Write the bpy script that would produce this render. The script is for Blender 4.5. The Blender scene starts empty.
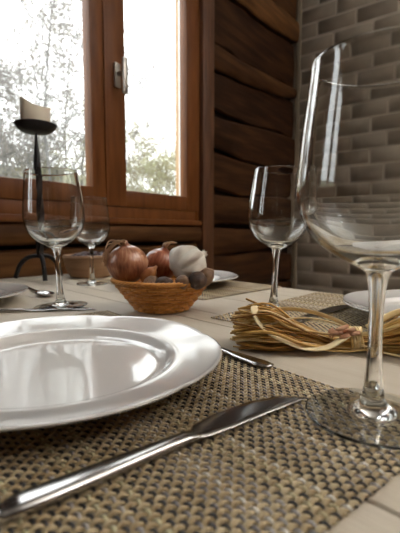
import bpy, bmesh, math, random
from mathutils import Vector, Matrix, noise
S = bpy.context.scene
COL = S.collection
R = math.radians
TZ = 0.75                      # table top
PI = math.pi
sin, cos = math.sin, math.cos

# ------------------------------------------------------------------ materials
def mat(name, col=(.5, .5, .5), rough=.5, metal=0., spec=.5, coat=0., var=None, scale=20., stretch=(1, 1, 1),
        bump=0., bscale=60., detail=4., sss=0.):
    m = bpy.data.materials.new(name); m.use_nodes = True
    nt = m.node_tree; N = nt.nodes; L = nt.links
    b = N['Principled BSDF']
    b.inputs['Base Color'].default_value = (*col, 1)
    b.inputs['Roughness'].default_value = rough
    b.inputs['Metallic'].default_value = metal
    b.inputs['Specular IOR Level'].default_value = spec
    b.inputs['Coat Weight'].default_value = coat
    b.inputs['Coat Roughness'].default_value = .05
    if sss:
        b.inputs['Subsurface Weight'].default_value = sss
        b.inputs['Subsurface Radius'].default_value = (.01, .008, .006)
    tc = N.new('ShaderNodeTexCoord'); mp = N.new('ShaderNodeMapping')
    mp.inputs['Scale'].default_value = stretch
    L.new(tc.outputs['Object'], mp.inputs['Vector'])
    if var:
        n = N.new('ShaderNodeTexNoise'); n.inputs['Scale'].default_value = scale
        n.inputs['Detail'].default_value = detail
        L.new(mp.outputs['Vector'], n.inputs['Vector'])
        r = N.new('ShaderNodeValToRGB')
        els = r.color_ramp.elements
        k = len(var)
        while len(els) < k: els.new(.5)
        for i, c in enumerate(var):
            els[i].position = .28 + .44 * i / (k - 1); els[i].color = (*c, 1)
        L.new(n.outputs['Fac'], r.inputs['Fac']); L.new(r.outputs['Color'], b.inputs['Base Color'])
    if bump:
        n2 = N.new('ShaderNodeTexNoise'); n2.inputs['Scale'].default_value = bscale
        n2.inputs['Detail'].default_value = 5
        L.new(mp.outputs['Vector'], n2.inputs['Vector'])
        bp = N.new('ShaderNodeBump'); bp.inputs['Strength'].default_value = bump
        bp.inputs['Distance'].default_value = .004
        L.new(n2.outputs['Fac'], bp.inputs['Height']); L.new(bp.outputs['Normal'], b.inputs['Normal'])
    return m

def tone_mat(name, stops, rough=.6, spec=.4, bump=0., bscale=60., stretch=(1, 1, 1), grain=.0, gscale=30):
    """colour comes from a per-vertex 'tone' number (one per board, brick or strand) plus fibre noise"""
    m = mat(name, rough=rough, spec=spec, bump=bump, bscale=bscale, stretch=stretch)
    N = m.node_tree.nodes; L = m.node_tree.links
    a = N.new('ShaderNodeAttribute'); a.attribute_name = 'tone'
    tc = N.new('ShaderNodeTexCoord'); mp = N.new('ShaderNodeMapping'); mp.inputs['Scale'].default_value = stretch
    L.new(tc.outputs['Object'], mp.inputs['Vector'])
    n = N.new('ShaderNodeTexNoise'); n.inputs['Scale'].default_value = gscale; n.inputs['Detail'].default_value = 6
    L.new(mp.outputs['Vector'], n.inputs['Vector'])
    m1 = N.new('ShaderNodeMath'); m1.operation = 'MULTIPLY_ADD'; m1.inputs[1].default_value = grain * 2; m1.inputs[2].default_value = -grain
    L.new(n.outputs['Fac'], m1.inputs[0])
    m2 = N.new('ShaderNodeMath'); m2.operation = 'ADD'; m2.use_clamp = True
    L.new(a.outputs['Fac'], m2.inputs[0]); L.new(m1.outputs[0], m2.inputs[1])
    r = N.new('ShaderNodeValToRGB'); els = r.color_ramp.elements
    while len(els) < len(stops): els.new(.5)
    for i, c in enumerate(stops):
        els[i].position = i / (len(stops) - 1); els[i].color = (*c, 1)
    L.new(m2.outputs[0], r.inputs['Fac'])
    L.new(r.outputs['Color'], N['Principled BSDF'].inputs['Base Color'])
    return m

def glass_mat():
    m = bpy.data.materials.new('clear_glass'); m.use_nodes = True
    nt = m.node_tree; N = nt.nodes; N.clear()
    g = N.new('ShaderNodeBsdfGlass'); g.inputs['IOR'].default_value = 1.5; g.inputs['Roughness'].default_value = 0
    g.inputs['Color'].default_value = (.985, .99, .985, 1)
    o = N.new('ShaderNodeOutputMaterial'); nt.links.new(g.outputs[0], o.inputs[0])
    return m

def pane_mat():
    m = bpy.data.materials.new('window_glass'); m.use_nodes = True
    nt = m.node_tree; N = nt.nodes; N.clear()
    t = N.new('ShaderNodeBsdfTransparent'); t.inputs[0].default_value = (.96, .97, .96, 1)
    g = N.new('ShaderNodeBsdfGlossy'); g.inputs['Roughness'].default_value = .02
    f = N.new('ShaderNodeFresnel'); ge = N.new('ShaderNodeNewGeometry'); io = N.new('ShaderNodeMath'); io.operation = 'MULTIPLY_ADD'
    io.inputs[1].default_value = 1 / 1.45 - 1.45; io.inputs[2].default_value = 1.45      # both faces of the sheet reflect alike
    nt.links.new(ge.outputs['Backfacing'], io.inputs[0]); nt.links.new(io.outputs[0], f.inputs['IOR'])
    x = N.new('ShaderNodeMixShader'); o = N.new('ShaderNodeOutputMaterial')
    nt.links.new(f.outputs[0], x.inputs[0]); nt.links.new(t.outputs[0], x.inputs[1]); nt.links.new(g.outputs[0], x.inputs[2])
    nt.links.new(x.outputs[0], o.inputs[0])
    return m

# ------------------------------------------------------------------ mesh builder
class MB:
    def __init__(s): s.v = []; s.f = []; s.t = []; s.tone = .5
    def add(s, vs, fs):
        b = len(s.v); s.v += [tuple(p) for p in vs]; s.t += [s.tone] * len(vs)
        s.f += [tuple(b + i for i in f) for f in fs]
    def box(s, x0, x1, y0, y1, z0, z1, M=None):
        vs = [Vector((x, y, z)) for z in (z0, z1) for y in (y0, y1) for x in (x0, x1)]
        if M: vs = [M @ p for p in vs]
        s.add(vs, [(0, 2, 3, 1), (4, 5, 7, 6), (0, 1, 5, 4), (2, 6, 7, 3), (0, 4, 6, 2), (1, 3, 7, 5)])
    def rbox(s, x0, x1, y0, y1, z0, z1, bev, M=None, seg=2):
        bm = bmesh.new(); bmesh.ops.create_cube(bm, size=1)
        for v in bm.verts:
            v.co = Vector(((x0 + x1) / 2 + v.co.x * (x1 - x0), (y0 + y1) / 2 + v.co.y * (y1 - y0), (z0 + z1) / 2 + v.co.z * (z1 - z0)))
        bmesh.ops.bevel(bm, geom=bm.edges[:], offset=bev, segments=seg, affect='EDGES', profile=.5)
        bm.verts.index_update()
        s.add([M @ v.co if M else v.co.copy() for v in bm.verts], [[v.index for v in f.verts] for f in bm.faces]); bm.free()
    def lathe(s, prof, n=48, fr=None, M=None, closed_ends=True):
        rows = []; vs = []; fs = []
        for (r, z) in prof:
            if r < 1e-6 and closed_ends:
                rows.append([len(vs)]); vs.append(Vector((0, 0, z)))
            else:
                row = []
                for i in range(n):
                    a = 2 * PI * i / n; rr, zz = fr(r, z, a) if fr else (r, z)
                    row.append(len(vs)); vs.append(Vector((rr * cos(a), rr * sin(a), zz)))
                rows.append(row)
        for A, B in zip(rows, rows[1:]):
            for i in range(n):
                j = (i + 1) % n
                if len(A) == 1 and len(B) == 1: continue
                if len(A) == 1: fs.append((A[0], B[j], B[i]))
                elif len(B) == 1: fs.append((A[i], A[j], B[0]))
                else: fs.append((A[i], A[j], B[j], B[i]))
        s.add([M @ p for p in vs] if M else vs, fs)
    def tube(s, pts, rad, n=6, flat=1., up=None, caps=True, twist=0.):
        pts = [Vector(p) for p in pts]; m = len(pts)
        if not hasattr(rad, '__len__'): rad = [rad] * m
        vs = []; fs = []
        u = Vector(up) if up else None
        for i, p in enumerate(pts):
            d = pts[min(i + 1, m - 1)] - pts[max(i - 1, 0)]
            if d.length < 1e-9: d = Vector((0, 0, 1))
            d.normalize()
            if u is None: u = d.orthogonal()
            a = (u - d * u.dot(d))
            a = a.normalized() if a.length > 1e-6 else d.orthogonal().normalized()
            u = a; b = d.cross(a)
            for k in range(n):
                t = 2 * PI * (k + .5) / n + twist * i
                vs.append(p + a * (cos(t) * rad[i] * flat) + b * (sin(t) * rad[i]))
        for i in range(m - 1):
            for k in range(n):
                j = (k + 1) % n
                fs.append((i * n + k, i * n + j, (i + 1) * n + j, (i + 1) * n + k))
        if caps:
            fs.append(tuple(range(n - 1, -1, -1))); fs.append(tuple(range((m - 1) * n, m * n)))
        s.add(vs, fs)
    def ring(s, pts, rad, n=6, flat=1.):
        pts = [Vector(p) for p in pts]; m = len(pts); vs = []; fs = []
        for i, p in enumerate(pts):
            d = (pts[(i + 1) % m] - pts[i - 1]).normalized()
            a = Vector((0, 0, 1)); a = (a - d * a.dot(d)).normalized(); b = d.cross(a)
            for k in range(n):
                t = 2 * PI * (k + .5) / n
                vs.append(p + a * (cos(t) * rad * flat) + b * (sin(t) * rad))
        for i in range(m):
            i2 = (i + 1) % m
            for k in range(n):
                j = (k + 1) % n
                fs.append((i * n + k, i * n + j, i2 * n + j, i2 * n + k))
        s.add(vs, fs)
    def build(s, name, m, parent=None, smooth=True, angle=None):
        me = bpy.data.meshes.new(name); me.from_pydata(s.v, [], s.f)
        bm = bmesh.new(); bm.from_mesh(me); bmesh.ops.recalc_face_normals(bm, faces=bm.faces[:]); bm.to_mesh(me); bm.free()
        at = me.attributes.new('tone', 'FLOAT', 'POINT'); at.data.foreach_set('value', s.t)
        me.materials.append(m)
        if smooth:
            me.polygons.foreach_set('use_smooth', [True] * len(me.polygons))
            if angle: me.set_sharp_from_angle(angle=R(angle))
        o = bpy.data.objects.new(name, me); COL.objects.link(o)
        if parent: o.parent = parent
        return o

def spline(pts, k=6):
    """Catmull-Rom through the points"""
    P = [Vector(p) for p in pts]; P = [P[0] * 2 - P[1]] + P + [P[-1] * 2 - P[-2]]; out = []
    for i in range(1, len(P) - 2):
        for j in range(k):
            t = j / k; a, b, c, d = P[i - 1:i + 3]
            out.append(.5 * ((2 * b) + (c - a) * t + (2 * a - 5 * b + 4 * c - d) * t * t + (3 * b - a - 3 * c + d) * t ** 3))
    out.append(P[-2]); return out
def prof(pts, k=4): return [(max(0., p.x), p.y) for p in spline([(a, b, 0) for a, b in pts], k)]

def tag(o, label=None, cat=None, group=None, kind=None):
    if label: o['label'] = label
    if cat: o['category'] = cat
    if group: o['group'] = group
    if kind: o['kind'] = kind
    return o
def thing(name, label, cat, loc, rz=0., group=None, rot=None):
    o = bpy.data.objects.new(name, None); COL.objects.link(o); o.empty_display_size = .05
    o.location = loc; o.rotation_euler = rot or (0, 0, rz)
    return tag(o, label, cat, group)
def dup(root, loc, rz=0., label=None, group=None, rot=None):
    r = root.copy(); COL.objects.link(r); r.location = loc; r.rotation_euler = rot or (0, 0, rz)
    if label: r['label'] = label
    if group: r['group'] = group
    for ch in list(root.children):
        c = ch.copy(); COL.objects.link(c); c.parent = r
        for g in ch.children:
            d = g.copy(); COL.objects.link(d); d.parent = c
    return r
def struct(o): o['kind'] = 'structure'; return o

# ------------------------------------------------------------------ palette
M_GLASS = glass_mat(); M_PANE = pane_mat()
M_PORC = mat('white_porcelain', (.70, .69, .67), .12, spec=.6, coat=.6)
M_STEEL = mat('polished_steel', (.47, .46, .45), .17, metal=1)
M_IRON = mat('black_iron', (.018, .017, .018), .5, metal=.4, bump=.5, bscale=90)
M_WAX = mat('ivory_wax', (.80, .74, .60), .45, sss=.3)
M_WICK = mat('burnt_wick', (.02, .018, .015), .9)
M_TABLE = tone_mat('pale_oiled_wood', [(.42, .36, .27), (.55, .49, .395), (.64, .59, .50)], rough=.5, spec=.35, bump=.12, bscale=30, stretch=(1, 12, 12), grain=.35, gscale=5)
M_WEAVE = tone_mat('woven_vinyl', [(.02, .018, .018), (.16, .15, .16), (.42, .40, .40), (.40, .30, .165), (.55, .45, .28), (.62, .58, .36), (.85, .83, .80)], rough=.42, spec=.45)
M_BASK = tone_mat('orange_wicker', [(.30, .095, .015), (.62, .27, .055), (.82, .46, .14)], rough=.45, spec=.5, grain=.2, gscale=120)
M_STRAW = tone_mat('golden_raffia', [(.22, .095, .02), (.54, .30, .07), (.78, .54, .20), (.90, .77, .50)], rough=.5, spec=.4, grain=.15, gscale=90)
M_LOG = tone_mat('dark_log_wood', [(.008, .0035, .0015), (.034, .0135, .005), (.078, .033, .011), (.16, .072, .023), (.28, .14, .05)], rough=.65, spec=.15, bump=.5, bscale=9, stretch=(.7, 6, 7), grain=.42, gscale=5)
M_BRICK = tone_mat('grey_brown_brick', [(.15, .122, .092), (.21, .176, .136), (.265, .228, .18), (.34, .30, .245)], rough=.85, spec=.2, bump=.5, bscale=40, grain=.22, gscale=14)
M_FRAME = mat('brown_window_wood', (.12, .042, .014), .45, var=[(.115, .037, .010), (.19, .068, .018)], scale=6, stretch=(8, 8, 1), spec=.25)
M_POST = mat('post_wood', (.10, .04, .016), .5, var=[(.06, .022, .009), (.13, .052, .02)], scale=7, stretch=(8, 8, 1), bump=.3)
M_PALE = mat('pale_pine', (.55, .36, .19), .5, var=[(.48, .29, .14), (.62, .42, .24)], scale=8, stretch=(6, 6, 1))
M_WHITE = mat('white_paint', (.78, .79, .80), .45)
M_STRIP = mat('beige_strip', (.22, .18, .125), .7)
M_PLASTER = mat('cream_plaster', (.64, .615, .58), .9, bump=.15)
M_FLOOR = mat('floor_boards', (.25, .16, .09), .5, var=[(.2, .12, .065), (.3, .2, .11)], scale=4, stretch=(1, 9, 1))
M_NICKEL = mat('satin_nickel', (.42, .40, .37), .38, metal=1)
M_ONION = None
M_PAPER = mat('dry_onion_skin', (.52, .30, .15), .6, var=[(.34, .17, .08), (.62, .42, .25)], scale=60)
M_GARLIC = mat('garlic_skin', (.78, .72, .64), .55, var=[(.46, .38, .32), (.76, .71, .62), (.82, .78, .70)], scale=40, stretch=(1, 1, .35), bump=.4, bscale=70, sss=.1)
M_WALNUT = mat('walnut_shell', (.20, .11, .055), .6, var=[(.11, .055, .03), (.30, .18, .10)], scale=60, bump=.9, bscale=110)
M_DARKNUT = mat('dark_nut_shell', (.05, .03, .02), .6, var=[(.030, .015, .010), (.10, .052, .032)], scale=70, bump=.8, bscale=120)
M_SHALLOT = mat('orange_shallot_skin', (.45, .17, .05), .4, var=[(.32, .10, .03), (.55, .24, .08)], scale=30, stretch=(3, 3, .5))
M_BOWL = mat('turned_bowl_wood', (.24, .13, .065), .5, var=[(.25, .13, .06), (.42, .25, .13)], scale=10, stretch=(1, 1, 6))
M_BERRY = mat('dark_dried_berry', (.05, .018, .018), .5, var=[(.03, .012, .014), (.09, .035, .03)], scale=60)
M_BARK = mat('pale_birch_bark', (.55, .53, .50), .9, var=[(.06, .058, .056), (.12, .117, .113), (.16, .157, .153)], scale=14, stretch=(1, 1, .5))
M_TWIG = mat('brown_twig_bark', (.17, .145, .11), .9)
M_LEAF = mat('dry_birch_leaf', (.19, .175, .155), .8)
M_BUSHLEAF = mat('olive_bush_leaf', (.46, .45, .28), .8, var=[(.22, .18, .11), (.26, .27, .15)], scale=3)
M_GRASS = mat('pale_meadow', (.40, .44, .22), .95, var=[(.15, .16, .09), (.22, .21, .14)], scale=1.2)

def onion_mat(name, cs):
    m = mat(name, cs[1], .28, spec=.5, coat=.2)
    N = m.node_tree.nodes; L = m.node_tree.links
    tc = N.new('ShaderNodeTexCoord'); sp = N.new('ShaderNodeSeparateXYZ'); L.new(tc.outputs['Object'], sp.inputs[0])
    at = N.new('ShaderNodeMath'); at.operation = 'ARCTAN2'; L.new(sp.outputs['Y'], at.inputs[0]); L.new(sp.outputs['X'], at.inputs[1])
    cb = N.new('ShaderNodeCombineXYZ'); L.new(at.outputs[0], cb.inputs[0])
    mz = N.new('ShaderNodeMath'); mz.operation = 'MULTIPLY'; mz.inputs[1].default_value = 9; L.new(sp.outputs['Z'], mz.inputs[0]); L.new(mz.outputs[0], cb.inputs[1])
    n1 = N.new('ShaderNodeTexNoise'); n1.inputs['Scale'].default_value = 9; n1.inputs['Detail'].default_value = 5; L.new(cb.outputs[0], n1.inputs['Vector'])
    n2 = N.new('ShaderNodeTexNoise'); n2.inputs['Scale'].default_value = 45; n2.inputs['Detail'].default_value = 2; L.new(tc.outputs['Object'], n2.inputs['Vector'])
    ad = N.new('ShaderNodeMath'); ad.operation = 'MULTIPLY_ADD'; ad.inputs[1].default_value = .55; L.new(n2.outputs['Fac'], ad.inputs[0])
    m5 = N.new('ShaderNodeMath'); m5.operation = 'MULTIPLY'; m5.inputs[1].default_value = .5; L.new(n1.outputs['Fac'], m5.inputs[0]); L.new(m5.outputs[0], ad.inputs[2])
    r = N.new('ShaderNodeValToRGB'); els = r.color_ramp.elements; els.new(.5)
    for i, c in enumerate(cs): els[i].position = (.36, .53, .68)[i]; els[i].color = (*c, 1)
    L.new(ad.outputs[0], r.inputs['Fac']); L.new(r.outputs['Color'], N['Principled BSDF'].inputs['Base Color'])
    return m
M_ONION = onion_mat('brown_onion_skin', [(.17, .052, .025), (.35, .14, .07), (.54, .29, .165)])
M_ONION2 = onion_mat('red_onion_skin', [(.19, .045, .022), (.36, .115, .055), (.52, .22, .12)])

# ================================================================== THE ROOM
# wall frame: x runs along the window wall, y points out of the house, z up
WANG = 37.
D = Vector((sin(R(WANG)), cos(R(WANG)), 0)); OUT = Vector((-cos(R(WANG)), sin(R(WANG)), 0))
WM = Matrix.Translation((-.55, 1.10, 0)) @ Matrix.Rotation(R(90 - WANG), 4, 'Z')
def place_wall(o): o.matrix_world = WM; return o
XC, XL, YB, ZC = 1.926, -2.4, -3.4, 2.45      # room corner, left end, back, ceiling
WX0, WX1, WZ0, WZ1 = -.125, .902, .895, 2.16  # window hole
VX0, VX1, VZ1 = -1.38, -.66, 1.80                        # the second window, left of the camera
rnd = random.Random(4)

def board(mb, x0, x1, zb0, zb1, zt0, zt1, y0, y1, seed, amp=.012, tone=.4):
    """a live-edged log board: bottom edge from zb0 to zb1, top edge from zt0 to zt1"""
    n = max(6, int((x1 - x0) / .045)); mb.tone = tone; vs = []; fs = []; tones = []; bev = .009
    for i in range(n + 1):
        t = i / n; x = x0 + (x1 - x0) * t
        wb = noise.noise((x * 2.3, seed * 3.1, 0)) * amp * 1.8 + noise.noise((x * 9, seed, 5)) * amp * .6
        wt = noise.noise((x * 2.3, seed * 3.1 + 9, 0)) * amp * 1.2
        zb = zb0 + (zb1 - zb0) * t + wb; zt = zt0 + (zt1 - zt0) * t + wt
        zm = (zb + zt) / 2; bulge = .006
        tones += [max(.02, tone * q + .05 * noise.noise((x * 6, seed, 2))) for q in (.15, .3, .92, 1., 1., .88, .2)]  # edges toned darker: bark wane, with the shadow between boards painted in
        vs += [(x, y1, zb), (x, y0 + bev, zb), (x, y0, zb + bev), (x, y0 - bulge, zm), (x, y0, zt - bev), (x, y0 + bev, zt), (x, y1, zt)]
    for i in range(n):
        for k in range(6):
            a = i * 7 + k; fs.append((a, a + 1, a + 8, a + 7))
    fs += [(0, 1, 2, 3, 4, 5, 6), tuple(n * 7 + k for k in range(6, -1, -1))]
    mb.add(vs, fs); mb.t[-len(vs):] = tones

mb = MB(); mb.tone = .02
for a in ((XL, VX0, 0, ZC), (VX0, VX1, 0, WZ0), (VX0, VX1, VZ1, ZC), (VX1, WX0, 0, ZC), (WX1, XC, 0, ZC), (WX0, WX1, 0, WZ0), (WX0, WX1, WZ1, ZC)):
    mb.box(a[0], a[1], .034, .098, a[2], a[3])
XP = .96    # boards right of the window, from under the post to the corner: (bottom l, bottom r, top l, top r, front y, tone)
for i, (b0, b1, t0, t1, y0, tn) in enumerate([
        (2.125, 2.185, 2.46, 2.46, .004, .48), (1.965, 2.03, 2.11, 2.172, -.020, .62), (1.722, 1.78, 1.99, 2.05, .012, .27),
        (1.596, 1.690, 1.712, 1.770, -.012, .40), (1.425, 1.46, 1.606, 1.69, .010, .22), (1.245, 1.25, 1.412, 1.446, -.006, .27),
        (1.065, 1.07, 1.232, 1.236, .004, .32), (.898, .896, 1.052, 1.058, -.006, .34), (.768, .748, .882, .880, .000, .36),
        (.56, .56, .752, .732, .004, .30), (.36, .37, .55, .55, .0, .28), (.17, .18, .35, .36, .004, .3), (.0, .0, .16, .17, .0, .3)]):
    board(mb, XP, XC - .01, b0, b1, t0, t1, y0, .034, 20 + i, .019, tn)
for i, (b, t, y0, tn) in enumerate([(.838, .890, -.016, .56), (.63, .815, .006, .60), (.43, .622, .0, .52), (.22, .42, .004, .38), (0, .21, 0, .36)]):
    bx = (XL + .01, .91)
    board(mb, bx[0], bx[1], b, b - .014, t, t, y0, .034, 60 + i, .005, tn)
z = .905
for i in range(8):
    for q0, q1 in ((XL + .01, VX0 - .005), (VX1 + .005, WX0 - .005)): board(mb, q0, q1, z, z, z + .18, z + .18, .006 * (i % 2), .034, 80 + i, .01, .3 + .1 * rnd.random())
    z += .192
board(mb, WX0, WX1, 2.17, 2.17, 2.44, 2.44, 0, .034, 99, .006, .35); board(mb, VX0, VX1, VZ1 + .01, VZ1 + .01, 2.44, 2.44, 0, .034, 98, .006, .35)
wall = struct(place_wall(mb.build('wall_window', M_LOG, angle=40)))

# brick wall: every brick laid in one wall mesh
mb = MB(); rb = random.Random(8)
mb.tone = 1.; mb.box(XC + .0025, XC + .22, YB - .2, .24, 0, ZC)
ch, bl, j = .0905, .205, .015
row = 0; z = -.02
while z < ZC:
    y = .0 - (row % 2) * .105 - rb.random() * .02
    y += .2
    while y > YB:
        ln = bl + rb.uniform(-.012, .012)
        a0, a1 = y - ln, min(y, 0)
        if a1 - a0 > .03 and a0 < 0:
            mb.tone = min(.95, max(.05, rb.choice((.34, .45, .52, .58, .62, .25)) + rb.uniform(-.06, .06)))
            dz = rb.uniform(-.002, .002)
            mb.rbox(XC - rb.uniform(0, .0015), XC + .02, a0, a1 - 0, max(z + dz, 0), min(z + dz + ch - j, ZC), .002, seg=1)
        y -= ln + j
    z += ch; row += 1
struct(place_wall(mb.build('wall_right', M_BRICK, angle=50)))

mb = MB(); mb.rbox(WX1 - .003, .984, -.030, .034, 0, ZC, .005)
struct(place_wall(mb.build('trim_1', M_POST, angle=40)))
mb = MB(); mb.rbox(XC - .012, XC - .001, -.034, -.004, 0, ZC, .004)
struct(place_wall(mb.build('trim_2', M_STRIP, angle=40)))

# other walls of the room, floor and ceiling
mb = MB(); mb.box(XL - .2, XC + .2, YB - .2, .24, -.1, 0); struct(place_wall(mb.build('floor', M_FLOOR, smooth=False)))
mb = MB(); mb.box(XL - .2, XC + .2, YB - .2, .24, ZC, ZC + .1); struct(place_wall(mb.build('ceiling', M_PLASTER, smooth=False)))
mb = MB(); mb.box(XL - .2, XL, YB, .24, 0, ZC); struct(place_wall(mb.build('wall_left', M_POST, smooth=False)))
mb = MB(); mb.box(XL, XC, YB - .2, YB, 0, ZC); struct(place_wall(mb.build('wall_back', M_POST, smooth=False)))

# ---- the window
def frame_ring(mb, x0, x1, z0, z1, y0, y1, l, r, b, t, bev=.004):
    mb.rbox(x0, x0 + l, y0, y1, z0, z1, bev); mb.rbox(x1 - r, x1, y0, y1, z0, z1, bev)
    mb.rbox(x0 + l - .002, x1 - r + .002, y0 + .0005, y1 - .0005, z0, z0 + b, bev); mb.rbox(x0 + l - .002, x1 - r + .002, y0 + .0005, y1 - .0005, z1 - t, z1, bev)
win = struct(bpy.data.objects.new('window_1', None)); COL.objects.link(win); win.matrix_world = WM
mb = MB(); frame_ring(mb, WX0, WX1, WZ0, WZ1, -.006, .045, .05, .030, .062, .05)
mb.rbox(WX0 - .02, WX1, -.022, .0, WZ0 - .002, WZ0 + .02, .004)
mb.build('frame', M_FRAME, win, angle=40)
sash = []
for nm, x0, x1, l, r in (('sash', -.076, .369, .065, .058), ('sash', .373, .896, .088, .090)):
    mb = MB(); frame_ring(mb, x0, x1, .956, 2.112, -.012, .028, l, r, .060, .06)
    s = mb.build(nm, M_FRAME, win, angle=40); sash.append(s)
    mb = MB(); mb.box(x0 + l - .004, x1 - r + .004, .006, .010, 1.012, 2.056)
    mb.build('pane', M_PANE, s, smooth=False)
mb = MB(); mb.rbox(.3635, .3715, -.0165, -.009, .958, 2.11, .002); mb.build('cover_strip', M_FRAME, win, angle=40)
# the outer window: white frame in a pale pine reveal
mb = MB(); frame_ring(mb, -.11, .895, .90, 2.15, .048, .068, .07, .050, .105, .07); mb.rbox(.350, .395, .048, .068, 1.0, 2.09, .004)
mb.build('outer_frame', M_WHITE, win, angle=40)
mb = MB(); frame_ring(mb, -.12, .922, .895, 2.158, .070, .090, .07, .072, .10, .07, .003)
mb.build('reveal', M_PALE, win, angle=40)
h = MB(); h.rbox(.407, .434, -.021, -.011, 1.360, 1.443, .004)
hp = h.build('handle_plate', M_NICKEL, win, angle=40)
h = MB(); h.tube([(.421, -.018, 1.405), (.421, -.048, 1.405)], .008, 12); h.rbox(.412, .432, -.060, -.046, 1.333, 1.452, .005)
h.build('handle', M_NICKEL, hp, angle=40)

def plain_window(n, M, w, hh):
    """a plain cream casement elsewhere in the room; local x across, z up from the sill"""
    o = struct(bpy.data.objects.new('window_%d' % n, None)); COL.objects.link(o); o.matrix_world = M
    mb = MB(); frame_ring(mb, 0, w, 0, hh, .02, .09, .06, .06, .06, .06); mb.rbox(w / 2 - .04, w / 2 + .04, .022, .088, .05, hh - .05, .004)
    mb.build('frame', M_FRAME, o, angle=40)
    mb = MB(); mb.box(.05, w - .05, .05, .054, .05, hh - .05); mb.build('pane', M_PANE, o, smooth=False)
plain_window(2, WM @ Matrix.Translation((VX0, 0, WZ0)), VX1 - VX0, VZ1 - WZ0)

# sky portals in the openings (they only steer sampling of the sky)
def portal(M, w, hh):
    l = bpy.data.lights.new('sky_portal', 'AREA'); l.shape = 'RECTANGLE'; l.size = w; l.size_y = hh; l.cycles.is_portal = True
    o = bpy.data.objects.new('sky_portal', l); COL.objects.link(o); o.matrix_world = M
portal(WM @ Matrix.Translation(((WX0 + WX1) / 2, .26, (WZ0 + WZ1) / 2)) @ Matrix.Rotation(R(-90), 4, 'X'), WX1 - WX0, WZ1 - WZ0)
portal(WM @ Matrix.Translation(((VX0 + VX1) / 2, .26, (WZ0 + VZ1) / 2)) @ Matrix.Rotation(R(-90), 4, 'X'), VX1 - VX0, VZ1 - WZ0)

# two added fill lights wash the ceiling, plus a small globe behind the diners
def lamp(kind, name, loc, power, size, rot=(0, 0, 0), col=(1, .97, .935)):
    l = bpy.data.lights.new(name, kind); l.energy = power; l.color = col
    if kind == 'AREA': l.shape = 'DISK'; l.size = size
    else: l.shadow_soft_size = size
    o = bpy.data.objects.new(name, l); COL.objects.link(o); o.matrix_world = WM @ Matrix.Translation(loc) @ Matrix.Rotation(rot[0], 4, 'X')
lamp('AREA', 'ceiling_fill', (.60, -2.1, 1.85), 27, .35, (PI, 0, 0))
lamp('AREA', 'ceiling_fill', (1.0, -2.4, 1.85), 27, .35, (PI, 0, 0))
lamp('POINT', 'globe_lamp', (-.2, -2.3, 2.0), 6, .06)

# ================================================================== OUTSIDE
def gz(d): return -.35 + max(0, d - 3) * .215
mb = MB(); n = 40; vs = []; fs = []
for i in range(n + 1):
    for k in range(n + 1):
        d = .35 + 40 * (i / n) ** 1.5; t = -30 + 60 * k / n
        vs.append((t, d, gz(d) + noise.noise((t * .3, d * .3, 0)) * .12 * min(1, d / 6)))
for i in range(n):
    for k in range(n): a = i * (n + 1) + k; fs.append((a, a + 1, a + n + 2, a + n + 1))
mb.add(vs, fs); g = place_wall(mb.build('meadow_slope', M_GRASS)); struct(g)

def tree(name, label, cat, px, dist, hgt, rad, seed, leafy, bark, leaf, group, kind='birch'):
    r = random.Random(seed)
    x = (px - 200) / 400 * dist; y = dist
    w = WM.inverted() @ Vector((x, y, 0))
    zb = gz(w.y) - .05
    root = thing(name, label, cat, (x, y, zb), 0, group)
    tb = MB(); lb = MB(); tips = []
    def grow(p, d, ln, ra, lev):
        k = 6 if lev == 0 else 4
        pts = [p.copy()]; ds = d.copy()
        for i in range(k):
            ds = (ds + Vector((r.gauss(0, .10), r.gauss(0, .10), r.gauss(0, .05) + (.05 if lev < 2 else -.06)))).normalized()
            pts.append(pts[-1] + ds * (ln / k))
        tb.tube(pts, [max(.0024, ra * (1 - .8 * i / k)) for i in range(k + 1)], 5 if lev < 2 else 3, caps=lev == 0)
        if lev == 3 or (lev == 2 and r.random() < .5): tips.extend(pts[1:])
        if lev < 3:
            m = (22, 8, 5)[lev] if kind == 'birch' else (9, 6, 5)[lev]
            for q in range(m):
                f = r.uniform(.22 if lev == 0 else .15, 1.) * k; i = min(int(f), k - 1); pp = pts[i].lerp(pts[i + 1], f - i)
                a = r.uniform(0, 2 * PI); dirn = (pts[i + 1] - pts[i]).normalized()
                o = dirn.orthogonal(); o.rotate(Matrix.Rotation(a, 3, dirn))
                sp = r.uniform(.5, 1.0) if kind == 'birch' else r.uniform(.35, .9)
                nd = (dirn + o * sp).normalized()
                grow(pp, nd, ln * (r.uniform(.22, .42) if lev == 0 else r.uniform(.4, .65)) * (1.15 - .5 * f / k), ra * (1 - .7 * f / k) * .42, lev + 1)
    if kind == 'birch': grow(Vector((0, 0, 0)), Vector((r.gauss(0, .04), r.gauss(0, .04), 1)), hgt, rad, 0)
    else:
        for q in range(7): grow(Vector((r.gauss(0, .15), r.gauss(0, .15), 0)), Vector((r.gauss(0, .35), r.gauss(0, .35), 1)).normalized(), hgt * r.uniform(.7, 1), rad, 0 if q < 2 else 1)
    for p in tips:
        for q in range(leafy if isinstance(leafy, int) else int(r.random() < leafy)):
            c = p + Vector((r.gauss(0, .05), r.gauss(0, .05), r.gauss(0, .05))); s = r.uniform(.010, .024)
            u = Vector((r.gauss(0, 1), r.gauss(0, 1), r.gauss(0, 1))).normalized(); v = u.orthogonal()
            nn = u.cross(v) * s * .25
            lb.add([c - u * s * 1.3, c - v * s * .7 + nn, c + u * s * 1.3, c + v * s * .7 + nn], [(0, 1, 2, 3)])
    tb.build('trunk_and_branches', bark, root)
    if lb.v: lb.build('foliage', leaf, root, smooth=False)
    return root
BG = 'bare trees on the slope outside'
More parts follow.
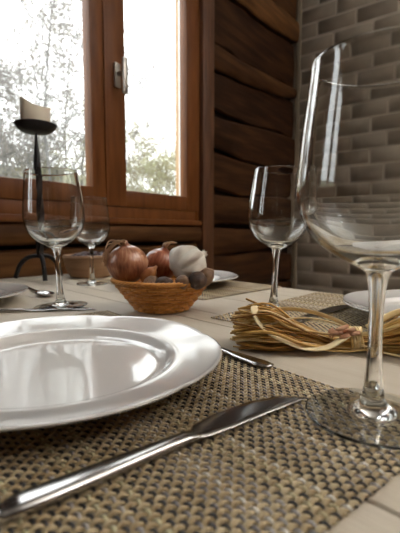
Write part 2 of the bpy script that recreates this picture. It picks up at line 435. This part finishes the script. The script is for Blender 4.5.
for a in [(-6, 6.5, 2.5, .028, 11, 'pale bare birch at the left edge of the window view'),
          (20, 9.0, 3.7, .034, 12, 'bare birch standing behind the candle from the dish up'),
          (40, 7.5, 4.3, .026, 13, 'slim bare birch just right of the candle with dotted twigs'),
          (63, 6.5, 4.9, .026, 14, 'tall straight birch in the middle right of the left pane'),
          (84, 8.0, 6.0, .032, 15, 'tall bare birch against the right stile of the left pane'),
          (114, 9.0, 4.6, .034, 16, 'bare birch half hidden by the sash with the handle'),
          (54, 12.5, 6.3, .04, 17, 'farther bare birch between the two tall ones'),
          (6, 13., 3.8, .04, 18, 'farther bare birch low in the left pane'),
          (74, 15., 7.5, .045, 19, 'farthest bare birch showing through the twigs of the left pane'),
          (31, 16., 4.6, .045, 20, 'distant bare birch behind the candle holder')]:
    tree('birch_tree', a[5], 'tree', a[0], a[1], a[2], a[3], a[4], .8, M_BARK, M_LEAF, BG)
for a in [(131, 7.0, 2.3, .012, 31, 'olive bare shrub at the lower left of the right pane'),
          (148, 8.5, 2.9, .013, 32, 'twiggy shrub in the middle of the right pane'),
          (172, 7.5, 2.9, .013, 33, 'tall beige shrub beside the right edge of the right pane'),
          (160, 11., 3.7, .014, 34, 'far shrub behind the middle of the right pane'),
          (140, 13., 4.2, .015, 38, 'distant shrub behind the lower left of the right pane'),
          (178, 14., 5.2, .015, 39, 'distant tall shrub behind the right edge of the right pane'),
          (68, 8.5, 2.3, .012, 35, 'low tangled shrub at the bottom of the left pane'),
          (26, 9.0, 2.2, .012, 36, 'low shrub behind the spike of the candle holder'),
          (188, 12., 4.4, .015, 37, 'hazy shrub half hidden by the right stile')]:
    tree('garden_shrub', a[5], 'shrub', a[0], a[1], a[2], a[3], a[4], 1, M_TWIG, M_BUSHLEAF, 'shrubs on the slope outside', 'shrub')

# ================================================================== TABLE
A = Vector((-sin(R(44)), cos(R(44)), 0)); B = Vector((sin(R(46)), cos(R(46)), 0))
TM = Matrix(((-A.x, B.x, 0, 0), (-A.y, B.y, 0, 0), (0, 0, 1, TZ), (0, 0, 0, 1)))   # local x = away from A, y = B
tb = thing('dining_table', 'pale plank-topped wooden table carrying the whole place setting', 'table', (0, 0, 0)); tb.matrix_world = Matrix.Translation((0, 0, -TZ)) @ TM
AX0, AX1, BY0, BY1 = -1.052, .55, -.062, .705
mb = MB(); lines = [BY0, .06, .168, .275, .362, .408, .515, .615, BY1]
for i, (p, q) in enumerate(zip(lines, lines[1:])):
    mb.tone = (.45, .55, .5, .62, .45, .62, .5, .55)[i]
    mb.rbox(AX0, AX1, p + .0006, q - .0006, TZ - .032, TZ, .0012, seg=1)
mb.build('tabletop', M_TABLE, tb, angle=40)
mb = MB(); mb.tone = .4
for (x0, x1, y0, y1) in ((AX0 + .08, AX1 - .08, BY0 + .06, BY0 + .085), (AX0 + .08, AX1 - .08, BY1 - .085, BY1 - .06), (AX0 + .08, AX0 + .105, BY0 + .08, BY1 - .08), (AX1 - .105, AX1 - .08, BY0 + .08, BY1 - .08)):
    mb.box(x0, x1, y0, y1, TZ - .11, TZ - .032)
mb.build('apron', M_TABLE, tb, smooth=False)
for x in (AX0 + .1, AX1 - .1):
    for y in (BY0 + .08, BY1 - .08):
        mb = MB(); mb.tone = .4; mb.rbox(x - .032, x + .032, y - .032, y + .032, 0, TZ - .032, .004); mb.build('leg', M_TABLE, tb, angle=40)

# ---- place mats: thick tan strands one way, thin grey, black and yellow ones the other
def mat_mesh():
    mb = MB(); p = .0039; r = random.Random(3); NX, NY = 116, 79     # NX tan strands along y, NY thin strands along x
    W, H = NX * p, NY * p
    for i in range(NX):
        mb.tone = r.choice((.50, .56, .60, .64, .54)); x = -W / 2 + (i + .5) * p; pts = []
        n = NY * 3
        for k in range(n + 1):
            y = k / 3 * p; ph = PI * (y / p - .5) + (PI if i % 2 else 0)
            pts.append((x, -H / 2 + y, (.0015 + .0009 * cos(ph))))
        mb.tube(pts, .00158, 6, flat=.38, up=(0, 0, 1))
    for jn in range(NY):
        mb.tone = r.choice((.02, .05, .10, .16, .03, .33, .84, .98, .08, .04, .22, .76)); y = -H / 2 + (jn + .5) * p; pts = []
        n = NX * 3
        for k in range(n + 1):
            x = k / 3 * p; ph = PI * (x / p - .5) + (0 if jn % 2 else PI)
            pts.append((-W / 2 + x, y, .0013 + .0009 * cos(ph)))
        mb.tube(pts, .00082, 5, flat=.6, up=(0, 0, 1))
    return mb, W, H
mb, MW, MH = mat_mesh()
pm = mb.build('placemat', M_WEAVE)
MZ = .0029
def place_mat(o, ang, ca, cb, label):
    """ang = heading of the diner's forward direction, right of the view; ca, cb = centre along left and forward"""
    b = Vector((sin(R(ang)), cos(R(ang)), 0)); a = Vector((-cos(R(ang)), sin(R(ang)), 0))
    c = a * ca + b * cb; o.location = (c.x, c.y, TZ); o.rotation_euler = (0, 0, R(90 - ang) - PI / 2)
    return tag(o, label, 'placemat', 'woven place mats')
place_mat(pm, 51, .082 + MW / 2, .259 - MH / 2, 'tan and grey woven placemat under the nearest white plate')
place_mat(pm.copy(), 43, .352 - MW / 2, .552, 'woven placemat across the table under the plate at the right edge')
fm = place_mat(pm.copy(), 46, .479 + MW * .40, .47 + MH * .375, 'woven placemat under the half hidden plate behind the basket'); fm.scale = (.80, .75, 1)
for o in bpy.data.objects:
    if o.name.startswith('placemat.') and not o.users_collection: COL.objects.link(o)

# ---- plates
def scal(a):
    w = abs(sin(a * 3)) ** .55
    return w
def plate_fr(r, z, a):
    if r < .095: return r, z
    k = (r - .095) / .034
    return r * (1 + .028 * k * (scal(a) - .7)), z + .0012 * k * (scal(a) - .7)
PR = prof([(0, .0028), (.03, .0028), (.062, .003), (.066, 0.0), (.070, .0002), (.074, .004), (.084, .0095), (.092, .0125), (.110, .0165), (.124, .0203), (.1275, .0222),
           (.1278, .0236), (.1262, .0242), (.1235, .0232), (.110, .0198), (.097, .0172), (.0935, .0170), (.0905, .0158), (.086, .0110), (.080, .0074), (.070, .0064), (.03, .006), (0, .006)], 3)
mb = MB(); mb.lathe(PR, 144, plate_fr)
mb.v = [(x * 1.02, y * 1.02, z * .86) for x, y, z in mb.v]
pl = mb.build('dinner_plate', M_PORC)
def put_plate(o, x, y, rz, label, z=TZ):
    o.location = (x, y, z); o.rotation_euler = (0, 0, rz); tag(o, label, 'plate', 'white dinner plates')
    if not o.users_collection: COL.objects.link(o)
put_plate(pl, -.1140, .312, R(24), 'big white scalloped dinner plate nearest the camera with window reflections', TZ + MZ)
put_plate(pl.copy(), .322, .512, R(40), 'white dinner plate across the table at the right edge of the photo', TZ + MZ)
put_plate(pl.copy(), -.048, .862, R(10), 'white dinner plate mostly hidden behind the onion basket', TZ + MZ)
put_plate(pl.copy(), -.416, .632, R(10), 'white dinner plate cut by the left edge of the photo beside the dessert spoon')

# ---- wine glasses
def wine_glass(label, loc, k=1., wide=1., rot=None, footk=1., tall=0.):
    t = thing('wine_glass', label, 'glass', loc, 0, 'stemmed wine glasses', rot)
    foot_under = [(0, .0026), (.012, .0022), (.024, .0012), (.035, .0004), (.0392, .0002)]
    foot = prof(foot_under + [(.0404, .0013), (.0396, .0024), (.036, .0028), (.024, .0036), (.015, .0050), (.0095, .0080), (.0070, .0125), (.0058, .020)], 4)
    foot = [(r * footk, z) if z < .0125 else (r, z) for r, z in foot]
    stem = prof([(.0058, .020), (.0047, .032), (.0042, .048), (.0042, .066), (.0047, .079), (.0062, .090), (.0085, .0948)], 4)
    out = [(.0085, .0948), (.0150, .0985), (.0245, .1042), (.0345, .1130), (.0412, .1240), (.0446, .1370), (.0452, .1470), (.0442, .1600), (.0423, .1790), (.0399, .1990), (.0384, .2130)]
    inn = [(.0381, .2137), (.0376, .2132), (.0390, .1990), (.0413, .1790), (.0431, .1600), (.0440, .1470), (.0434, .1370), (.0398, .1252), (.0328, .1152), (.0230, .1072), (.0130, .1028), (.0055, .1012), (0, .1008)]
    bowl = prof(out + inn, 4)
    sc = lambda P: [(r * (wide if z > .0948 else 1), z * k + max(0, z - .147) * tall) for r, z in P]
    for nm, P in (('foot', foot), ('stem', stem), ('bowl', bowl)):
        mb = MB(); mb.lathe(sc(P), 72); mb.build(nm, M_GLASS, t)
    return t
g1 = wine_glass('large wine glass nearest the camera, cut by the right edge, standing on the placemat corner', (.1068, .2390, TZ + MZ), .962, 1.075, tall=.085)
g2 = wine_glass('wine glass behind the raffia bundle in front of the dark board wall', (.1108, .598, TZ), .968, rot=(0, R(2.4), 0))
dup(g2, (-.2165, .6150, TZ + .0006), R(40), 'wine glass on the left in front of the black iron candle holder', rot=(0, R(-2.4), 0))
g4 = wine_glass('smaller wine glass farther back between the left glass and the onions', (-.2416, .890, TZ), .89, .93, footk=.85)

# ---- cutlery
def loft(mb, secs, e=.8):
    """secs: (x along, y centre, half width, z bottom, z top); rounded flat cross-section"""
    vs = []; fs = []; n = 10
    for (x, y, w, z0, z1) in secs:
        for k in range(n):
            a = 2 * PI * k / n; c, s_ = cos(a), sin(a)
            vs.append((x, y + w * math.copysign(abs(c) ** .7, c), (z0 + z1) / 2 + (z1 - z0) / 2 * math.copysign(abs(s_) ** e, s_)))
    for i in range(len(secs) - 1):
        for k in range(n): j = (k + 1) % n; fs.append((i * n + k, i * n + j, (i + 1) * n + j, (i + 1) * n + k))
    fs += [tuple(range(n - 1, -1, -1)), tuple(range((len(secs) - 1) * n, len(secs) * n))]
    mb.add(vs, fs)
def lerp_secs(keys, m=6):
    out = []
    for a, b in zip(keys, keys[1:]):
        for q in range(m):
            t = q / m; t2 = t * t * (3 - 2 * t)
            out.append((a[0] + (b[0] - a[0]) * t,) + tuple(a[i] + (b[i] - a[i]) * t2 for i in range(1, 5)))
    return out + [keys[-1]]
def knife(label, p, q, z):
    """p = end of the handle, q = tip"""
    p, q = Vector((*p, 0)), Vector((*q, 0)); d = q - p; Ln = d.length
    t = thing('table_knife', label, 'knife', (p.x, p.y, z), math.atan2(d.y, d.x), 'table knives'); k = Ln / .205
    mb = MB(); loft(mb, lerp_secs([(0, 0, .0012, .0015, .0035), (.0015 * k, 0, .0050, .0003, .0052), (.010 * k, 0, .0063, 0, .0060), (.045 * k, 0, .0060, 0, .0058), (.085 * k, 0, .0046, .0004, .0056), (.100 * k, 0, .0044, .0006, .0052), (.108 * k, .0003, .0050, .0010, .0040)]), .38)
    mb.build('handle', M_STEEL, t)
    mb = MB(); loft(mb, lerp_secs([(.106 * k, .0003, .0050, .0011, .0038), (.116 * k, .0026, .0086, .0012, .0030), (.135 * k, .0036, .0104, .0012, .0027), (.165 * k, .0034, .0102, .0011, .0024), (.185 * k, .0010, .0080, .0010, .0022), (.197 * k, -.0024, .0044, .0009, .0019), (.205 * k, -.0058, .0010, .0008, .0014)]), .35)
    mb.build('blade', M_STEEL, t)
    return t
knife('steel table knife on the near placemat in front of the plate', (-.0805, .1480), (.0685, .2685), TZ + MZ)
knife('dark table knife on the far mat beside the plate at the right edge', (.0965, .467), (.2340, .612), TZ + MZ)
knife('table knife lying under the foot edge of the left wine glass', (-.358, .555), (-.1566, .5965), TZ)
def spoon(label, p, q, z, fork=False):
    p, q = Vector((*p, 0)), Vector((*q, 0)); d = q - p; Ln = d.length
    t = thing('dessert_spoon', label, 'spoon', (p.x, p.y, z), math.atan2(d.y, d.x), 'dessert spoons above the plates'); k = Ln / .18
    mb = MB(); loft(mb, lerp_secs([(0, 0, .001, .0015, .003), (.002, 0, .0055, .0006, .0036), (.012, 0, .0078, .0004, .0036), (.035, 0, .0062, .0008, .0038), (.075 * k, 0, .0034, .0018, .0046), (.110 * k, 0, .0026, .0028, .0056), (.124 * k, 0, .0034, .0032, .0058)]))
    mb.build('handle', M_STEEL, t)
    mb = MB(); n = 24; m = 8; c = .149 * k; vs = []; fs = []
    for layer in (0, 1):
        for i in range(m + 1):
            f = i / m
            for j2 in range(n):
                a = 2 * PI * j2 / n; egg = 1 + .18 * cos(a)
                x = c + .027 * f * cos(a); y = .0150 * f * sin(a) / egg ** .5
                z_ = .0008 + .0048 * f ** 2.2 + (.0009 if layer == 0 else 0)
                vs.append((x, y, z_))
    o = (m + 1) * n
    for i in range(m):
        for j2 in range(n):
            j3 = (j2 + 1) % n
            fs.append((i * n + j2, i * n + j3, (i + 1) * n + j3, (i + 1) * n + j2)); fs.append((o + i * n + j2, o + (i + 1) * n + j2, o + (i + 1) * n + j3, o + i * n + j3))
    for j2 in range(n):
        j3 = (j2 + 1) % n; fs.append((m * n + j2, m * n + j3, o + m * n + j3, o + m * n + j2))
    mb.add(vs, fs); mb.build('bowl', M_STEEL, t)
    return t
spoon('dessert spoon with its handle end showing behind the nearest plate', (.0600, .3250), (-.0300, .4270), TZ + MZ * .9)
spoon('dessert spoon lying between the left plate and the left wine glass', (-.372, .835), (-.262, .694), TZ)

# ---- onion basket
BX, BY = -.0565, .592
bk = thing('wicker_basket', 'small round orange wicker basket holding onions, garlic and nuts', 'basket', (BX, BY, TZ))
def br(z): return .0350 + .0372 * (z / .048) ** .95
mb = MB(); r = random.Random(2)
NS = 30; rows = 10
for q in range(rows):
    z = .004 + q * .0043; mb.tone = r.uniform(.25, .75)
    pts = []
    for i in range(NS * 4):
        a = 2 * PI * i / (NS * 4); rr = br(z) + .0019 * sin(NS / 2 * a + (PI if q % 2 else 0)) + r.gauss(0, .00012)
        pts.append((rr * cos(a), rr * sin(a), z + r.gauss(0, .00015)))
    mb.ring(pts, .0025, 7, .9)
mb.build('woven_side', M_BASK, bk)
mb = MB()
for i in range(NS):
    a = 2 * PI * (i + .5) / NS; mb.tone = r.uniform(.2, .6)
    mb.tube([(br(z) * cos(a), br(z) * sin(a), z) for z in (.002, .014, .026, .036, .045)], .0015, 5)
mb.build('stakes', M_BASK, bk)
mb = MB()
for ph in (0, 2 * PI / 3, 4 * PI / 3):
    mb.tone = .45 + .1 * ph / 4
    pts = [((br(.0475) + .0018 * cos(22 * a + ph)) * cos(a), (br(.0475) + .0018 * cos(22 * a + ph)) * sin(a), (.0468 + .0015 * sin(22 * a + ph))) for a in [2 * PI * i / 220 for i in range(220)]]
    mb.ring(pts, .0018, 6)
mb.build('braided_rim', M_BASK, bk)
mb = MB(); mb.tone = .3; mb.lathe([(0, .0012), (.0355, .0012), (.036, .003), (.0355, .005), (0, .005)], 48); mb.build('base', M_BASK, bk)

def onion(label, loc, rad, squash, material, rot, neck_pts, seed, extra):
    t = thing('onion', label, 'onion', loc, rot=rot); r = random.Random(seed)
    P = prof([(0, -.93), (.12, -.95), (.4, -.88), (.78, -.58), (.97, -.15), (.98, .18), (.82, .55), (.55, .80), (.30, .92), (.15, 1.03), (.08, 1.18), (0, 1.2)], 4)
    fr = lambda rr, z, a: (rr * (1 + .012 * noise.noise((cos(a) * 3, sin(a) * 3, z * 1.5 + seed)) + .006 * sin(13 * a)), z)
    mb = MB(); mb.lathe([(a * rad, b * rad * squash) for a, b in P], 48, lambda rr, z, a: (rr * (1 + .03 * noise.noise((cos(a) * 1.5, sin(a) * 1.5, z * 40 + seed))), z))
    mb.build('bulb', material, t)
    mb = MB()
    for q in range(extra):
        pts = [Vector(p) + Vector((r.gauss(0, .0026), r.gauss(0, .0026), r.gauss(0, .0015))) * (1 if i else .4) for i, p in enumerate(neck_pts)]
        pts = spline(pts, 4); m = len(pts)
        mb.tube(pts, [r.uniform(.6, 1.3) * .0023 * (1 - .55 * i / m) for i in range(m)], 5, flat=.4)
    mb.build('dry_neck', M_PAPER, t)
    return t
onion('large brown onion at the left of the basket with a drooping dry neck', (-.1065, .585, TZ + .0695), .0305, .95, M_ONION, (0, R(-4), 0),
      [(0, 0, .026), (-.003, -.003, .0325), (-.011, -.007, .0335), (-.020, -.010, .0275), (-.027, -.011, .015), (-.030, -.011, .001)], 5, 13)
onion('smaller reddish onion in the basket between the big onion and the garlic', (-.0610, .620, TZ + .066), .0270, .95, M_ONION2, (0, R(14), 0),
      [(0, 0, .023), (0, -.002, .031), (.005, -.003, .036), (.010, -.003, .038)], 9, 5)
# garlic
ga = thing('garlic_bulb', 'white garlic bulb leaning at the right of the onion basket', 'garlic', (-.0170, .576, TZ + .0705), rot=(R(-25), R(62), R(10)))
def gfr(r_, z, a):
    lob = abs(cos(a * 4.5 + .6 * sin(a))) ** .6
    return r_ * (.84 + .18 * lob) * (1 + .12 * noise.noise((cos(a) * 2.2, sin(a) * 2.2, z * 60))), z
mb = MB(); mb.lathe([(a * .0275, b * .0275) for a, b in prof([(0, -.72), (.2, -.76), (.55, -.78), (.92, -.52), (1.06, -.08), (.98, .32), (.70, .66), (.38, .88), (.20, 1.04), (.15, 1.22), (0, 1.26)], 5)], 90, gfr)
mb.build('bulb', M_GARLIC, ga)
mb = MB(); rr_ = random.Random(6)
for q in range(7):
    a = q * .9; mb.tube(spline([(.003 * cos(a), .003 * sin(a), .030), (.004 * cos(a), .004 * sin(a), .0335), (.006 * cos(a), .006 * sin(a), .0345 + .001 * sin(q * 3))], 3), [.0016, .0016, .0013, .001, .001, .0008, .0006], 4, flat=.4)
mb.build('dry_neck', M_GARLIC, ga)

def nut(name, label, cat, loc, rx, ry, rz, material, rot, seed, ridge=.05, point=.12):
    mb = MB(); n = 32; P = []
    for i in range(17):
        t = PI * i / 16; P.append((sin(t), -cos(t) * (1 + (point if i > 14 else 0))))
    mb.lathe([(max(0, a), b) for a, b in P], n, lambda r_, z, a: (r_ * (1 + ridge * noise.noise((cos(a) * 3.5 + seed, sin(a) * 3.5, z * 3)) + (.05 if abs(cos(a)) > .985 else 0)), z))
    mb.v = [(x * rx, y * ry, z * rz) for x, y, z in mb.v]
    o = mb.build(name, material); o.location = loc; o.rotation_euler = rot
    return tag(o, label, cat, 'nuts in the basket')
nut('walnut', 'dark round nut at the front right of the basket below the garlic', 'nut', (-.0035, .5375, TZ + .0510), .0125, .0120, .0125, M_DARKNUT, (.5, .3, .2), 1)
nut('walnut', 'brown walnut at the right rim of the basket beside the garlic', 'nut', (.0060, .562, TZ + .0525), .0125, .0120, .0150, M_WALNUT, (.2, .9, .4), 2)
nut('walnut', 'small brown nut under the garlic left of the dark nut', 'nut', (-.0235, .5365, TZ + .0485), .0098, .0096, .0110, M_WALNUT, (1.1, .3, .2), 3)
nut('walnut', 'low dark nut at the basket rim under the reddish onion', 'nut', (-.0500, .5420, TZ + .0455), .0100, .0096, .0125, M_DARKNUT, (.4, 1.2, .3), 4)
nut('walnut', 'dull brown nut at the rim between the orange shallot and the dark nut', 'nut', (-.0690, .5540, TZ + .0445), .0105, .0100, .0120, M_WALNUT, (.4, .8, 1.3), 5)
tag(nut('shallot', 'small orange shallot tucked right of the big onion', 'shallot', (-.0735, .568, TZ + .0550), .0095, .0095, .0140, M_SHALLOT, (.3, .7, .3), 6, .02, .3), group='onions in the basket')
for (x, y, z, s, lb) in ((-.0800, .590, .0235, .0150, 'walnut under the big onion inside the basket'), (-.0585, .617, .0235, .0145, 'walnut under the reddish onion inside the basket'), (-.0310, .590, .0240, .0150, 'walnut under the garlic inside the basket')):
    nut('walnut', lb, 'nut', (x, y, TZ + z), s, s * .95, s * 1.05, M_WALNUT, (x * 40, y * 9, 1), x * 50)

# ---- raffia bundle lying across the table
rf = thing('raffia_bundle', 'golden raffia bundle tied in a bow lying in the middle of the table', 'raffia', (.125, .389, TZ), R(-9))
r = random.Random(12); mb = MB()
for q in range(190):                 # left part: cut ends on the left, drawn together at the knot
    a = r.uniform(0, 2 * PI); f = math.sqrt(r.random())
    y0, z0 = .027 * f * cos(a), .0195 + .0185 * f * sin(a)
    y1, z1 = y0 * .45, .0068 + (z0 - .0195) * .30
    xl = -.086 + r.gauss(0, .0035) - (.0 if r.random() < .93 else r.uniform(0, .012))
    pts = [(xl, y0 * 1.06 + r.gauss(0, .002), max(.0016, z0 + r.gauss(0, .0022))), (-.055, y0 + r.gauss(0, .003), max(.0016, z0 + r.gauss(0, .0025))), (-.022, (y0 + y1) / 2 + r.gauss(0, .003), max(.0016, z0 * .38 + z1 * .62 + r.gauss(0, .002))), (.006, y1 * .85, max(.0016, z1)), (.030, y1 * .8, max(.0016, z1 * .9))]
    mb.tone = min(1, max(0, r.gauss(.40, .24)))
    mb.tube(spline(pts, 4), r.uniform(.0008, .0022), 4, flat=r.uniform(.25, .8))
for q in range(130):                 # right tuft, flaring
    a = r.uniform(0, 2 * PI); f = math.sqrt(r.random())
    y1, z1 = .010 * f * cos(a), .0100 + .008 * f * sin(a)
    y2, z2 = .042 * f * cos(a), .020 + .021 * f * sin(a)
    ln = r.uniform(.035, .10)
    pts = [(.028, y1, max(.0016, z1)), (.040, y1 * 1.2, max(.0016, z1)), (.040 + ln * .5, (y1 + y2) / 2 + r.gauss(0, .003), max(.0016, (z1 + z2) / 2 + r.gauss(0, .002))), (.040 + ln, y2 + r.gauss(0, .004), max(.0016, z2 + r.gauss(0, .003)))]
    mb.tone = min(1, max(0, r.gauss(.42, .24)))
    mb.tube(spline(pts, 4), [r.uniform(.0007, .0016)] * 13, 4, flat=r.uniform(.35, .9))
st = mb.build('raffia_strands', M_STRAW, rf); st['kind'] = 'stuff'
def loop(pts, rad, tone, flat=.3, name='ribbon_loop'):
    mb = MB(); mb.tone = tone; p = spline(pts, 8); mb.tube(p, [rad] * len(p), 6, flat=flat); return mb.build(name, M_STRAW, rf)
loop([(-.066, .004, .0385), (-.071, -.012, .0400), (-.067, -.022, .0310), (-.055, -.026, .0205), (-.039, -.027, .0130), (-.023, -.026, .0080), (-.005, -.023, .0080), (.009, -.018, .0140), (.020, -.010, .0200)], .0042, .95, .25)
loop([(-.066, .000, .0350), (-.040, .008, .0385), (-.015, .010, .0360), (.009, .008, .0290), (.025, .002, .0205), (.030, -.003, .0125)], .0034, .88, .3)
loop([(-.070, -.006, .0360), (-.052, -.016, .0335), (-.036, -.018, .0250), (-.012, -.012, .0200), (.012, -.010, .0170), (.026, -.008, .0150)], .0022, .80, .4)
loop([(.030, -.012, .020), (.050, -.018, .026), (.074, -.014, .036), (.082, .002, .042), (.066, .012, .036), (.040, .006, .022)], .0034, .80)
loop([(-.080, -.012, .030), (-.052, -.022, .018), (-.020, -.022, .008), (.012, -.017, .004), (.035, -.016, .006)], .0014, .7, .6, 'loose_strand')
loop([(-.060, -.018, .026), (-.030, -.010, .033), (.000, -.006, .030), (.026, -.008, .020)], .0013, .95, .6, 'loose_strand')
loop([(-.044, .004, .034), (-.062, .010, .040), (-.080, .018, .046)], .0013, .12, .8, 'dark_stalk')
loop([(.030, -.014, .010), (.052, -.026, .006), (.078, -.030, .003)], .0014, .8, .6, 'loose_strand')
mb = MB()
for q in range(7):
    mb.tone = r.uniform(.55, .95); x = .022 + q * .0017
    mb.ring([(x + .0012 * sin(t * 2 + q), .0130 * cos(t), .0122 + .0112 * sin(t)) for t in [2 * PI * i / 32 for i in range(32)]], .0012, 5)
# ring() expects a vertical reference, fine for a tie wound round the bundle
mb.build('binding', M_STRAW, rf)
mb = MB()
for q in range(9):                   # a few curled orange-pink dried petals at the knot
    a = q * .7; c = Vector((.012 + r.gauss(0, .006), -.010 + r.gauss(0, .004), .0225 + r.gauss(0, .002)))
    u = Vector((cos(a), sin(a) * .6, .35 * sin(q))).normalized(); v = u.cross(Vector((0, 0, 1))).normalized(); w = u.cross(v)
    vs = []; fs = []
    for i in range(5):
        for k in range(3):
            s_ = (i / 4 - .5) * .013; t_ = (k - 1) * .0042 * (1 - (2 * i / 4 - 1) ** 2 * .8)
            vs.append(c + u * s_ + v * t_ + w * (.003 * abs(k - 1) + .08 * s_ * s_ / .006))
    for i in range(4):
        for k in range(2): a0 = i * 3 + k; fs.append((a0, a0 + 1, a0 + 4, a0 + 3))
    mb.add(vs, fs)
pe = mb.build('dried_petals', mat('dried_petal', (.55, .27, .14), .6, var=[(.42, .17, .08), (.66, .40, .25)], scale=80), rf)
so = pe.modifiers.new('thick', 'SOLIDIFY'); so.thickness = .0006
tag(pe, 'orange-pink dried petals at the knot')

# ---- wooden bowl of dried berries at the back
wb = thing('wooden_bowl', 'round brown wooden bowl at the far end of the table by the log wall', 'bowl', (-.284, 1.035, TZ))
mb = MB(); mb.lathe(prof([(0, 0), (.04, 0), (.052, .004), (.060, .020), (.0655, .040), (.067, .054), (.066, .0575), (.0635, .055), (.060, .038), (.050, .016), (.03, .010), (0, .009)], 4), 64)
mb.build('body', M_BOWL, wb)
mb = MB()
mb.ring([(.0672 * cos(t), .0672 * sin(t), .052) for t in [2 * PI * i / 64 for i in range(64)]], .0022, 6); mb.build('rim', M_BOWL, wb)
mb = MB(); r = random.Random(21)
for q in range(150):
    a = r.uniform(0, 2 * PI); f = math.sqrt(r.random()) * .053; s = r.uniform(.0045, .0065)
    T = Matrix.Translation((f * cos(a), f * sin(a), .050 + .010 * (1 - (f / .053) ** 2) + r.uniform(-.003, .002)))
    mb.lathe([(s * sin(PI * i / 6), -s * cos(PI * i / 6)) for i in range(7)], 8, None, T)
mb.lathe([(0, .035), (.057, .037), (.0565, .046), (.03, .054), (0, .057)], 32)
bf = mb.build('dried_berries', M_BERRY); bf.location = (-.284, 1.035, TZ)
tag(bf, 'dark dried berries heaped in the wooden bowl', 'berries', kind='stuff')

# ---- candle holder
CX, CY = -.386, .965
chd = thing('candle_holder', 'tall black wrought iron candle holder with arched feet at the left', 'candle holder', (CX, CY, TZ), R(-8))
mb = MB(); mb.lathe(prof([(0, .346), (.010, .346), (.030, .349), (.042, .357), (.0475, .3655), (.0478, .3672), (.0465, .3672), (.040, .361), (.028, .3535), (0, .352)], 4), 56); mb.build('dish', M_IRON, chd)
mb = MB(); mb.lathe(prof([(0, .272), (.0080, .272), (.0085, .278), (.0075, .288), (.0052, .315), (.0028, .338), (.0024, .348), (0, .3485)], 4), 16); mb.build('spike', M_IRON, chd)
mb = MB(); mb.lathe(prof([(0, .262), (.006, .262), (.0085, .266), (.0085, .270), (.006, .2735), (0, .2735)], 3), 20); mb.build('collar', M_IRON, chd)
mb = MB(); pts = [(0, 0, .055 + .0052 * i) for i in range(41)]
mb.tube(pts, [.0105 - .0022 * abs(i / 40 - .5) * 2 for i in range(41)], 4, twist=.10); mb.build('twisted_stem', M_IRON, chd, smooth=False)
for k, a in enumerate((R(188), R(68), R(-52))):
    c, s_ = cos(a), sin(a); Lg = .062
    pts = spline([(0, 0, .058), (.014 * c, .014 * s_, .0580), (.032 * c, .032 * s_, .0530), (.049 * c, .049 * s_, .037), (.058 * c, .058 * s_, .016), (Lg * c, Lg * s_, .0045)], 5)
    mb = MB(); mb.tube(pts, [.0048 + .0006 * (i % 2) for i in range(len(pts))], 8); mb.build('leg', M_IRON, chd)
# candle, melted lower on one side
cd = thing('pillar_candle', 'stubby ivory pillar candle burnt down slantwise on the iron dish', 'candle', (CX, CY, TZ + .3570))
def top(a): return .045 + .028 * max(0, cos(a - R(192))) ** 1.15 + .0045 * max(0, cos(a - R(20))) + .003 * sin(3 * a)
def cfr(r_, z, a):
    if z > .02: return r_ * (1 + (.05 * max(0, cos(a - R(20))) if z > .9 else 0)), (top(a) if z > .9 else z) if z < 1.05 else top(a) - .010 * min(1, (z - 1.05) * 5)
    return r_, z
mb = MB(); mb.lathe([(0, -.002), (.0300, -.002), (.0330, .001), (.0335, .012), (.0333, .0199), (.0332, 1.0), (.0315, 1.04), (.0285, 1.1), (.024, 1.20), (0, 1.30)], 56, cfr)
for i, (x, y, z) in enumerate(mb.v):
    if z > 1: mb.v[i] = (0, 0, .036)
mb.build('wax_body', M_WAX, cd)
mb = MB(); mb.tube([(0, 0, .034), (.001, 0, .042), (.003, 0, .047)], .0012, 6); mb.build('wick', M_WICK, cd)

# ================================================================== SKY, CAMERA
w = bpy.data.worlds.new('overcast_sky'); S.world = w; w.use_nodes = True
N = w.node_tree.nodes; L = w.node_tree.links
bg = N['Background']; bg.inputs['Strength'].default_value = 3.7
tc = N.new('ShaderNodeTexCoord'); nz = N.new('ShaderNodeTexNoise'); nz.inputs['Scale'].default_value = 1.5
L.new(tc.outputs['Generated'], nz.inputs['Vector'])
rp = N.new('ShaderNodeValToRGB'); rp.color_ramp.elements[0].color = (.88, .93, 1, 1); rp.color_ramp.elements[1].color = (1, .99, .97, 1)
L.new(nz.outputs['Fac'], rp.inputs['Fac']); L.new(rp.outputs['Color'], bg.inputs['Color'])
w.cycles.sampling_method = 'AUTOMATIC'

cam = bpy.data.cameras.new('camera'); co = bpy.data.objects.new('camera', cam); COL.objects.link(co); S.camera = co
co.location = (0, 0, TZ + .117); co.rotation_euler = (R(90 - 5.0), 0, 0)
cam.sensor_fit = 'VERTICAL'; cam.sensor_height = 36.; cam.lens = 400 / 533 * 36.; cam.clip_start = .01; cam.clip_end = 200
cam.dof.use_dof = True; cam.dof.focus_distance = .40; cam.dof.aperture_fstop = cam.lens / 2.6

S.view_settings.view_transform = 'Standard'; S.view_settings.look = 'None'; S.view_settings.gamma = 1
S.view_settings.use_curve_mapping = False; S.view_settings.exposure = .70
c = S.cycles
c.max_bounces = 16; c.diffuse_bounces = 5; c.glossy_bounces = 6; c.transmission_bounces = 16; c.transparent_max_bounces = 12
c.caustics_reflective = True; c.caustics_refractive = True; c.blur_glossy = .3; c.sample_clamp_indirect = 8
c.use_denoising = True; c.use_adaptive_sampling = False
